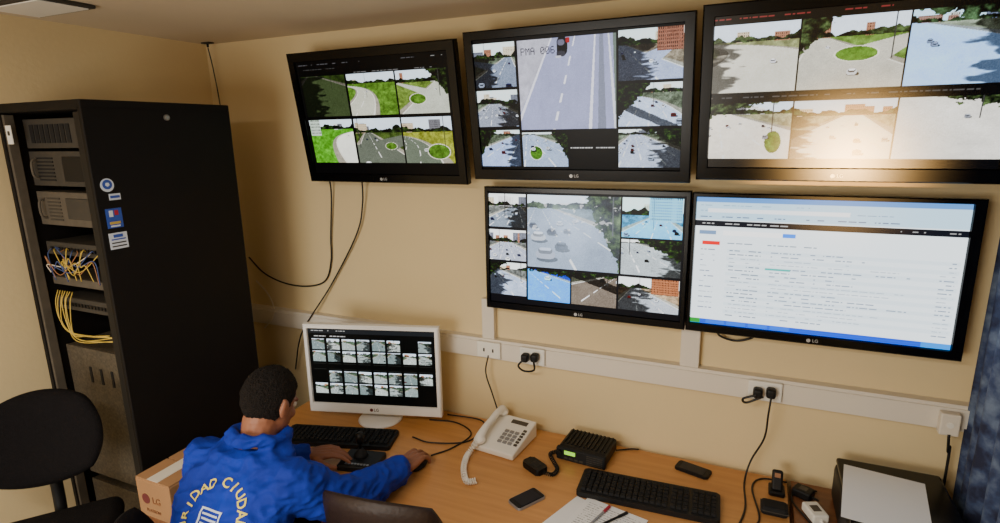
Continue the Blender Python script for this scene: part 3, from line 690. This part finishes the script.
# ---------------------------------------------------------------- desk things
Z=.75
mr=top('computer_monitor','white widescreen computer monitor on the desk','monitor',(-1.405,-.185,Z),(0,0,math.radians(16)))
add('stand_base',lathe([(.001,0),(.092,0),(.095,.004),(.088,.011),(.05,.018),(.001,.02)],40),M['mon'],mr,(0,0,0),smooth=True)
add('stand_neck',box(.06,.03,.12,.008),M['mon'],mr,(0,.02,.075))
add('bezel',frame(.575,.392,.018,.018,.018,.042,.03,.005),M['mon'],mr,(0,-.065,.052))
add('casing',box(.56,.045,.375,.01),M['mon'],mr,(0,-.0265,.248))
add('screen',canvas_mesh(.539,.332,Fc),M['screenb'],mr,(0,-.055,.094),label='lit screen')
text('logo','LG',.018,M['dgrey'],mr,(.008,-.0656,.073)); add('logo_badge',cyl(.007,.001,20),M['maroon'],mr,(-.013,-.0656,.073),(PI/2,0,0))
def keyboard(loc,ang,w,d,label):
    r=top('computer_keyboard',label,'keyboard',(loc[0],loc[1],Z),(0,0,ang))
    add('case',rslab(w,d,.018,.012),M['black'],r,(0,0,.0095))
    L=[]; rows=6; kw=(w-.03)/22.5; kd=(d-.03)/rows
    for j in range(rows):
        for q in [i+.5 for i in range(15)]+[i+15.9 for i in range(3)]+[i+19.4 for i in range(4)]:
            L.append(((-w/2+.012+kw*q,-d/2+.015+kd*(j+.5),.022),(kw*.86,kd*.84,.009,1)))
    o=add('keys',boxes(L),M['black2'],r); o['kind']='stuff'
    return r
keyboard((-1.46,-.39),math.radians(16),.46,.135,'black keyboard in front of the white monitor')
keyboard((-.25,-.30),math.radians(3),.455,.15,'black keyboard on the open side of the desk')
ms=top('computer_mouse','black computer mouse under the hand','mouse',(-1.058,-.435,Z))
add('shell',remesh([ell((0,0,.008),(.026,.046,.015))],.003,2),M['black'],ms,smooth=True)
add('scroll_wheel',cyl(.006,.005,16),M['dgrey'],ms,(0,.026,.020),(0,PI/2,0))
js=top('joystick_controller','black joystick controller beside the hand','joystick',(-1.262,-.505,Z),(0,0,math.radians(12)))
add('case',box(.15,.12,.026,.008,3),M['black'],js,(0,0,.0135))
add('boot',lathe([(.028,.025),(.024,.036),(.013,.050),(.009,.058)],24),M['black2'],js,(-.01,.015,0),smooth=True)
add('stick',lathe([(.006,.052),(.006,.076),(.013,.082),(.017,.102),(.014,.118),(.002,.123)],24),M['black'],js,(-.01,.015,0),smooth=True)
add('button_row',boxes([((-.042+i*.012,-.042,.027),(.008,.008,.004)) for i in range(8)]),M['rim'],js)
ph=top('desk_telephone','white corded desk telephone','telephone',(-.83,-.165,Z+.0005),(0,0,math.radians(-6))); ph.scale=(.93,.93,.93)
bm=bmesh.new()
pv=[(-.10,-.11,.001),(.10,-.11,.001),(.10,.11,.001),(-.10,.11,.001),(-.10,-.11,.026),(.10,-.11,.026),(.10,.11,.072),(-.10,.11,.072)]
vv=[bm.verts.new(p) for p in pv]
for f in ((3,2,1,0),(4,5,6,7),(0,1,5,4),(1,2,6,5),(2,3,7,6),(3,0,4,7)): bm.faces.new([vv[i] for i in f])
bmesh.ops.bevel(bm,geom=list(bm.edges),offset=.007,segments=3,profile=.5,affect='EDGES')
add('base',bm2me(bm),M['cream'],ph)
sl=math.atan2(.046,.22)
add('keypad',boxes([((.008+i*.024,-.055+j*.022,.004),(.017,.014,.006)) for i in range(3) for j in range(4)]),M['rim'],ph,(0,0,.047),(sl,0,0))
add('memory_keys',boxes([((.082,-.055+j*.018,.004),(.014,.010,.005)) for j in range(6)]),M['grey'],ph,(0,0,.047),(sl,0,0))
add('display_panel',box(.075,.022,.004),M['grey'],ph,(.035,.075,.0655),(sl,0,0))
add('handset',remesh(chain([(-.062,-.095,.060),(-.062,-.05,.082),(-.062,0,.092),(-.062,.05,.102),(-.062,.095,.097)],[.02,.015,.014,.015,.02])+[ell((-.062,-.098,.048),(.027,.026,.018)),ell((-.062,.098,.086),(.027,.026,.018))],.004,3),M['cream'],ph,smooth=True)
coil([(-.062,-.12,.05),(-.078,-.16,.014),(-.062,-.21,.0135),(-.03,-.27,.0135),(.02,-.325,.0135),(.05,-.305,.0135)],.010,.0026,27,M['cream'],'coiled_cord',ph)
rd_=top('two_way_radio','black two way base radio with green display','radio',(-.505,-.115,Z),(0,0,math.radians(-4)))
add('case',box(.185,.14,.045,.008,3),M['black'],rd_,(0,0,.0275))
add('front_panel',box(.19,.02,.05,.006,3),M['black2'],rd_,(0,-.078,.0275))
add('display',box(.042,.003,.014),M['lcd'],rd_,(-.04,-.089,.037))
add('volume_knob',cyl(.010,.016,20),M['black'],rd_,(-.08,-.094,.034),(PI/2,0,0))
add('button_row',boxes([((-.055+i*.02,-.089,.016),(.014,.004,.007)) for i in range(4)]),M['dgrey'],rd_)
add('speaker_grille',boxes([((.055,-.089,.012+i*.008),(.06,.003,.003)) for i in range(5)]),M['dgrey'],rd_)
add('top_fins',boxes([((-.08+i*.016,.005,.052),(.005,.11,.006)) for i in range(11)]),M['black'],rd_)
mc=top('radio_microphone','black handheld radio microphone lying on the desk','microphone',(-.655,-.29,Z),(0,0,math.radians(60)))
add('case',rslab(.052,.09,.024,.010,.005),M['black'],mc,(0,0,.0125))
add('grille',boxes([((0,-.02+i*.007,.0248),(.03,.003,.002)) for i in range(5)]),M['dgrey'],mc); add('talk_button',box(.006,.035,.012,.002),M['dgrey'],mc,(.028,.01,.0125))
coil([(.0,-.05,.012),(.02,-.075,.010),(.055,-.06,.010),(.075,-.02,.010),(.10,.03,.010),(.135,.03,.010)],.006,.002,26,M['black'],'coiled_cord',mc)
def phone(loc,ang,w,l,label,rim='rim'):
    r=top('mobile_phone',label,'mobile phone',(loc[0],loc[1],Z),(0,0,ang))
    add('case',rslab(w,l,.009,.010,.002),M[rim],r,(0,0,.005)); add('front_glass',rslab(w-.005,l-.005,.002,.008,0),M['black'],r,(0,0,.0100)); add('screen',rslab(w*.84,l*.70,.001,.002,0),M['phglass'],r,(0,l*.01,.0114)); add('earpiece',box(w*.2,.003,.0006),M['dgrey'],r,(0,l*.43,.0113))
phone((-.617,-.47),math.radians(-30),.064,.115,'black mobile phone with silver rim lying near the papers')
phone((-.125,-.085),math.radians(75),.058,.12,'dark mobile phone lying near the wall','black')
def sheetcv(seed,w=120,h=160):
    R=np.random.default_rng(seed); c=np.ones((h,w,3))*.93
    for j in range(12,h-10,6):
        for i in range(10,w-10):
            if R.random()>.45: c[j:j+2,i]=.6
    return c
add('paper_sheet',canvas_mesh(.21,.297,sheetcv(1),True),M['sheet'],None,(-.36,-.545,Z+.003),(0,0,math.radians(-12)),label='printed white paper sheet on the desk',cat='paper',group='loose papers')
add('paper_sheet',canvas_mesh(.21,.297,np.ones((4,4,3))*.92,True),M['sheet'],None,(-.42,-.56,Z+.0015),(0,0,math.radians(-20)),label='blank white paper under the printed sheet',cat='paper',group='loose papers')
def pen(loc,ang,m,label):
    r=top('pen',label,'pen',(loc[0],loc[1],Z+.0085),(0,0,ang),'pens on the papers')
    add('barrel',tube([(0,-.065,0),(0,.05,0)],.0038,10),M['rim'] if m is M['red'] else m,r); add('cap',tube([(0,.035,0),(0,.072,0)],.0048,10),m,r); add('tip',tube([(0,-.065,0),(0,-.075,0)],[.0038,.0012],10),M['wprint'],r)
pen((-.375,-.475),math.radians(-18),M['red'],'silver pen with red cap lying on the papers'); pen((-.335,-.475),math.radians(-35),M['black'],'black capped pen lying on the papers')
pn=top('printer','bulky black desktop printer on the side table','printer',(.452,-.27,Z))
add('body',box(.285,.43,.125,.016,3),M['black'],pn,(0,0,.0635))
add('lid',box(.28,.42,.02,.008,3),M['gblack'],pn,(0,0,.136))
add('control_panel',box(.22,.03,.006,.002),M['dgrey'],pn,(0,-.195,.148))
add('output_tray',box(.22,.10,.012,.004),M['black2'],pn,(0,-.26,.03))
add('paper_sheet',canvas_mesh(.21,.297,np.ones((4,4,3))*.93,True),M['sheet'],None,(.412,-.265,Z+.1475),(0,0,math.radians(-8)),label='white paper sheet lying on the printer lid',cat='paper')
ch=top('charging_phone','small black cordless handset leaning in its charging cradle','cordless phone',(.145,-.11,Z))
add('cradle',box(.05,.06,.018,.006,3),M['black'],ch,(0,0,.0095)); add('handset',box(.034,.018,.068,.007,3),M['black'],ch,(0,.008,.042),(math.radians(-38),0,0)); add('display',box(.018,.002,.014),M['ocab'],ch,(0,.008,.060),(math.radians(-38),0,0))
bx=top('black_case','small black zipped case on the desk','case',(.135,-.225,Z)); add('shell',box(.08,.06,.03,.012,3),M['black2'],bx,(0,0,.0155)); add('zip',box(.082,.062,.003,.001),M['dgrey'],bx,(0,0,.018))
def adapter(loc,ang,m,s,label):
    r=top('power_adapter',label,'power adapter',(loc[0],loc[1],Z),(0,0,ang)); add('case',box(*s,.006,3),M[m],r,(0,0,s[2]/2+.0005)); add('strain_relief',tube([(0,-s[1]/2,.012),(0,-s[1]/2-.02,.010)],[.005,.003],10),M['black' if m=='black' else 'white'],r); add('rating_label',box(s[0]*.5,s[1]*.4,.001),M['grey'],r,(0,0,s[2]+.0008))
adapter((.252,-.20),.4,'white',(.05,.075,.03),'white power adapter lying on the side table')
adapter((.225,-.10),1.1,'black',(.045,.06,.03),'black power adapter among cables on the side table')
cb=top('cardboard_box','tall brown cardboard box with red logo beside the rack','cardboard box',(-1.685,-.90,0))
add('carton',box(.16,.23,.88,.003),M['card'],cb,(0,0,.441))
add('flap',box(.156,.11,.004),M['card'],cb,(0,-.058,.884)); add('flap',box(.156,.11,.004),M['card'],cb,(0,.058,.884))
add('tape',box(.05,.225,.001),M['trunk'],cb,(0,0,.8868))
add('logo_disc',cyl(.018,.001,28),M['maroon'],cb,(-.04,-.1157,.815),(PI/2,0,0)); text('logo','LG',.032,M['dwood'],cb,(.010,-.1157,.815))
text('print','FLATRON',.015,M['dwood'],cb,(-.01,-.1157,.775)); add('print_panel',box(.15,.001,.14),M['dwood'],cb,(0,-.1155,.68)); add('label_sticker',box(.001,.10,.07),M['paper'],cb,(.0806,0,.80))
n=160; V=[];F=[]
for i in range(n+1):
    y=-.035-1.25*i/n; x=.640+.012*math.sin(i*.55)+.005*math.sin(i*.23)
    for z_ in (2.2,1.6,1.0,.35): V.append((x+(.004*math.sin(i*.4+z_*4)),y,z_))
for i in range(n):
    for j in range(3): F.append((i*4+j,i*4+j+1,(i+1)*4+j+1,(i+1)*4+j))
cm=bpy.data.meshes.new('c'); cm.from_pydata(V,[],F)
mc_=bpy.data.materials.new('patterned_curtain'); mc_.use_nodes=True; nt=mc_.node_tree; b=nt.nodes['Principled BSDF']; b.inputs['Roughness'].default_value=.9
tc=nt.nodes.new('ShaderNodeTexCoord'); vo=nt.nodes.new('ShaderNodeTexNoise'); vo.inputs['Scale'].default_value=18; vo.inputs['Detail'].default_value=6
rr=nt.nodes.new('ShaderNodeValToRGB'); els=rr.color_ramp.elements; els[0].position=.38; els[0].color=(*lin((30,36,64)),1); els[1].position=.68; els[1].color=(*lin((104,120,146)),1); e3=els.new(.5); e3.color=(*lin((54,68,104)),1)
nt.links.new(tc.outputs['Object'],vo.inputs['Vector']); nt.links.new(vo.outputs['Fac'],rr.inputs['Fac']); nt.links.new(rr.outputs['Color'],b.inputs['Base Color'])
cu=top('curtain','blue patterned curtain hanging by the side wall','curtain',(0,0,0))
co=add('cloth',cm,mc_,cu,smooth=True); sm=co.modifiers.new('s','SOLIDIFY'); sm.thickness=.002
add('curtain_rod',tube([(.645,-.02,2.215),(.645,-1.32,2.215)],.012,12),M['dwood'],cu)
for y in (-.02,-1.32): add('rod_bracket',box(.04,.02,.03),M['dwood'],cu,(.66,y,2.215))
cl=top('ceiling_lamp','dark rimmed ceiling lamp panel, switched off','ceiling lamp',(-2.14,-.84,ZC)); add('housing',box(.30,.18,.012,.004),M['dgrey'],cl,(0,0,-.0065)); add('diffuser',box(.27,.15,.004,.001),M['cream'],cl,(0,0,-.0135))
sb=top('ceiling_bracket','small dark cable bracket in the ceiling corner','bracket',(-2.33,-.05,ZC)); add('plate',box(.05,.03,.006,.002),M['dgrey'],sb,(0,0,-.0035)); add('clip',cyl(.005,.016,12),M['black2'],sb,(0,0,-.014))
# cables
cable('cable',[(-2.33,-.05,2.35),(-2.335,-.03,2.25),(-2.33,-.02,2.05),(-2.34,-.02,1.7)],.0025,M['cable'],'thin black cable running down the room corner')
cable('television_cable',[(-1.52,-.05,1.80),(-1.545,-.025,1.66),(-1.594,-.02,1.52),(-1.757,-.02,1.278),(-1.90,-.05,1.08),(-1.958,-.05,.98),(-2.02,-.03,.82)],.0035,M['cable'],'black cable hanging below the television')
cable('television_cable',[(-1.70,-.05,1.80),(-1.715,-.02,1.70),(-1.745,-.012,1.5),(-1.757,-.01,1.386),(-1.80,-.01,1.29),(-1.908,-.01,1.252),(-2.05,-.012,1.255),(-2.174,-.015,1.295),(-2.26,-.02,1.37)],.0035,M['cable'],'black cable swagged along the wall')
cable('wall_wire',[(-2.24,-.01,1.25),(-2.17,-.012,1.19),(-2.12,-.03,1.13),(-2.12,-.046,1.08),(-2.18,-.046,1.02)],.003,M['wcable'],'cream wire looping on the wall')
cable('outlet_cable',[(-.945,-.055,1.06),(-.96,-.05,.98),(-.935,-.04,.88),(-.90,-.03,.752)],.003,M['cable'],'thin black cable hanging from the outlet')
cable('outlet_cable',[(-.777,-.085,1.08),(-.80,-.085,1.05),(-.785,-.06,1.02),(-.74,-.07,1.035),(-.736,-.085,1.08)],.004,M['cable'],'short black cable looping between plugs')
cable('outlet_cable',[(.104,-.085,1.08),(.10,-.09,1.02),(.095,-.07,.92),(.06,-.06,.82),(.045,-.10,.7545),(.05,-.25,.7545),(.02,-.40,.7545)],.0032,M['cable'],'black cable dropping from the outlet to the desk')
cable('outlet_cable',[(.061,-.085,1.08),(.02,-.085,1.06),(.03,-.07,1.04),(.08,-.07,1.07)],.004,M['cable'],'short black cable at the outlet')
cable('outlet_cable',[(.592,-.072,1.04),(.60,-.06,.98),(.61,-.04,.93),(.612,-.03,.30)],.004,M['cable'],'black cable below the junction box')
cable('television_cable',[(-.08,-.05,1.285),(-.07,-.02,1.25),(-.02,-.01,1.235),(.03,-.02,1.255),(.04,-.05,1.285)],.004,M['cable'],'black cable loop under the television')
cable('desk_cable',[(-1.20,-.12,.7545),(-1.08,-.10,.7545),(-.98,-.16,.7545),(-1.0,-.28,.7545),(-1.05,-.36,.7545)],.003,M['cable'],'black cable curving over the desk to the mouse')
cable('desk_cable',[(-1.15,-.05,.7545),(-1.0,-.04,.7545),(-.955,-.10,.7545),(-.97,-.22,.7545),(-1.10,-.28,.7545),(-1.19,-.27,.7545)],.003,M['cable'],'black keyboard cable on the desk')
cable('desk_cable',[(.0,-.36,.7545),(.09,-.30,.7545),(.07,-.12,.7545),(.10,-.05,.7545),(.18,-.04,.7545)],.003,M['cable'],'black cable snaking beside the keyboard')
cable('desk_cable',[(.20,-.32,.7545),(.14,-.36,.7545),(.08,-.40,.7545),(.09,-.46,.7545),(.15,-.44,.7545)],.003,M['cable'],'black cable loop at the desk end')
cable('desk_cable',[(.27,-.06,.7545),(.22,-.05,.758),(.19,-.14,.7545),(.24,-.26,.7545),(.20,-.30,.7545),(.27,-.33,.7545),(.29,-.24,.7545)],.003,M['cable'],'tangled black cable on the side table')
cable('desk_cable',[(-.41,-.06,.7545),(-.36,-.03,.7545),(-.33,-.02,.7545)],.003,M['cable'],'short black cable behind the radio')
# ---------------------------------------------------------------- lamps
LP=Vector((.526,-2.25,1.10)); TG=Vector((.24,-.13,1.84)); dr=(TG-LP).normalized()
fl=top('floor_lamp','black floor lamp with an adjustable spot head','floor lamp',(LP.x,LP.y,0))  # unseen lamp added to throw an orange glare on the upper-right screen
add('base',lathe([(.001,0),(.11,0),(.11,.015),(.02,.03),(.001,.03)],32),M['black'],fl); add('pole',cyl(.01,1.0,16),M['steel'],fl,(0,0,.52))
add('lamp_head',lathe([(.02,-.10),(.035,-.085),(.045,-.03),(.058,-.012),(.055,-.012),(.03,-.05),(.001,-.055)],24),M['black'],fl,(0,0,1.10),dr.to_track_quat('Z','Y').to_euler(),smooth=True)
sl_=bpy.data.lights.new('lamp_spot','SPOT'); sl_.energy=620; sl_.color=(1,.56,.18); sl_.shadow_soft_size=.055; sl_.spot_size=.26; sl_.spot_blend=1  # narrow beam, shaped only for the glare on that screen
so=bpy.data.objects.new('lamp_spot',sl_); COL.objects.link(so); so.location=LP+dr*.06; so.rotation_euler=(-dr).to_track_quat('Z','Y').to_euler()
fx=top('ceiling_light_fixture','white fluorescent ceiling light fixture','ceiling lamp',(-.9,-2.3,ZC))  # unseen fixture added to light the closed room
add('housing',box(1.2,.24,.04,.006),M['white'],fx,(0,0,-.0205)); add('diffuser',box(1.15,.2,.01),mat('lit_diffuser',(255,244,225),.4,emit=3),fx,(0,0,-.045))
def area(name,loc,rot,sx,sy,e,c):
    l=bpy.data.lights.new(name,'AREA'); l.shape='RECTANGLE'; l.size=sx; l.size_y=sy; l.energy=e; l.color=c
    o=bpy.data.objects.new(name,l); COL.objects.link(o); o.location=loc; o.rotation_euler=rot; return o
area('ceiling_light',(-.9,-2.3,ZC-.06),(0,0,0),1.15,.2,34,(1,.93,.81))  # added light source of the unseen fixture
area('window_light',(-1.3,-3.5,1.3),(math.radians(86),0,0),1.4,1.0,46,(1,.96,.88))
wn=add('window_1',frame(1.5,1.2,.05,.05,.05,.05,.04),M['white'],None,(-1.3,YF+.0,.70),(0,0,PI),kind='structure')
# ---------------------------------------------------------------- world, camera
w=bpy.data.worlds.new('w'); S.world=w; w.use_nodes=True; w.node_tree.nodes['Background'].inputs[0].default_value=(.8,.85,1,1); w.node_tree.nodes['Background'].inputs[1].default_value=.3
cam=bpy.data.cameras.new('camera'); cam.sensor_width=36; cam.lens=571/1000*36; cam.clip_start=.02
co_=bpy.data.objects.new('camera',cam); COL.objects.link(co_); S.camera=co_
X=Vector((.9148,.4036,-.0169)); Y_=Vector((-.0737,.2080,.9753)); X.normalize(); Zc=X.cross(Y_).normalized(); Y_=Zc.cross(X)
mm=Matrix((X,Y_,Zc)).transposed().to_4x4(); mm.translation=Vector((0,-2.04,1.95)); co_.matrix_world=mm
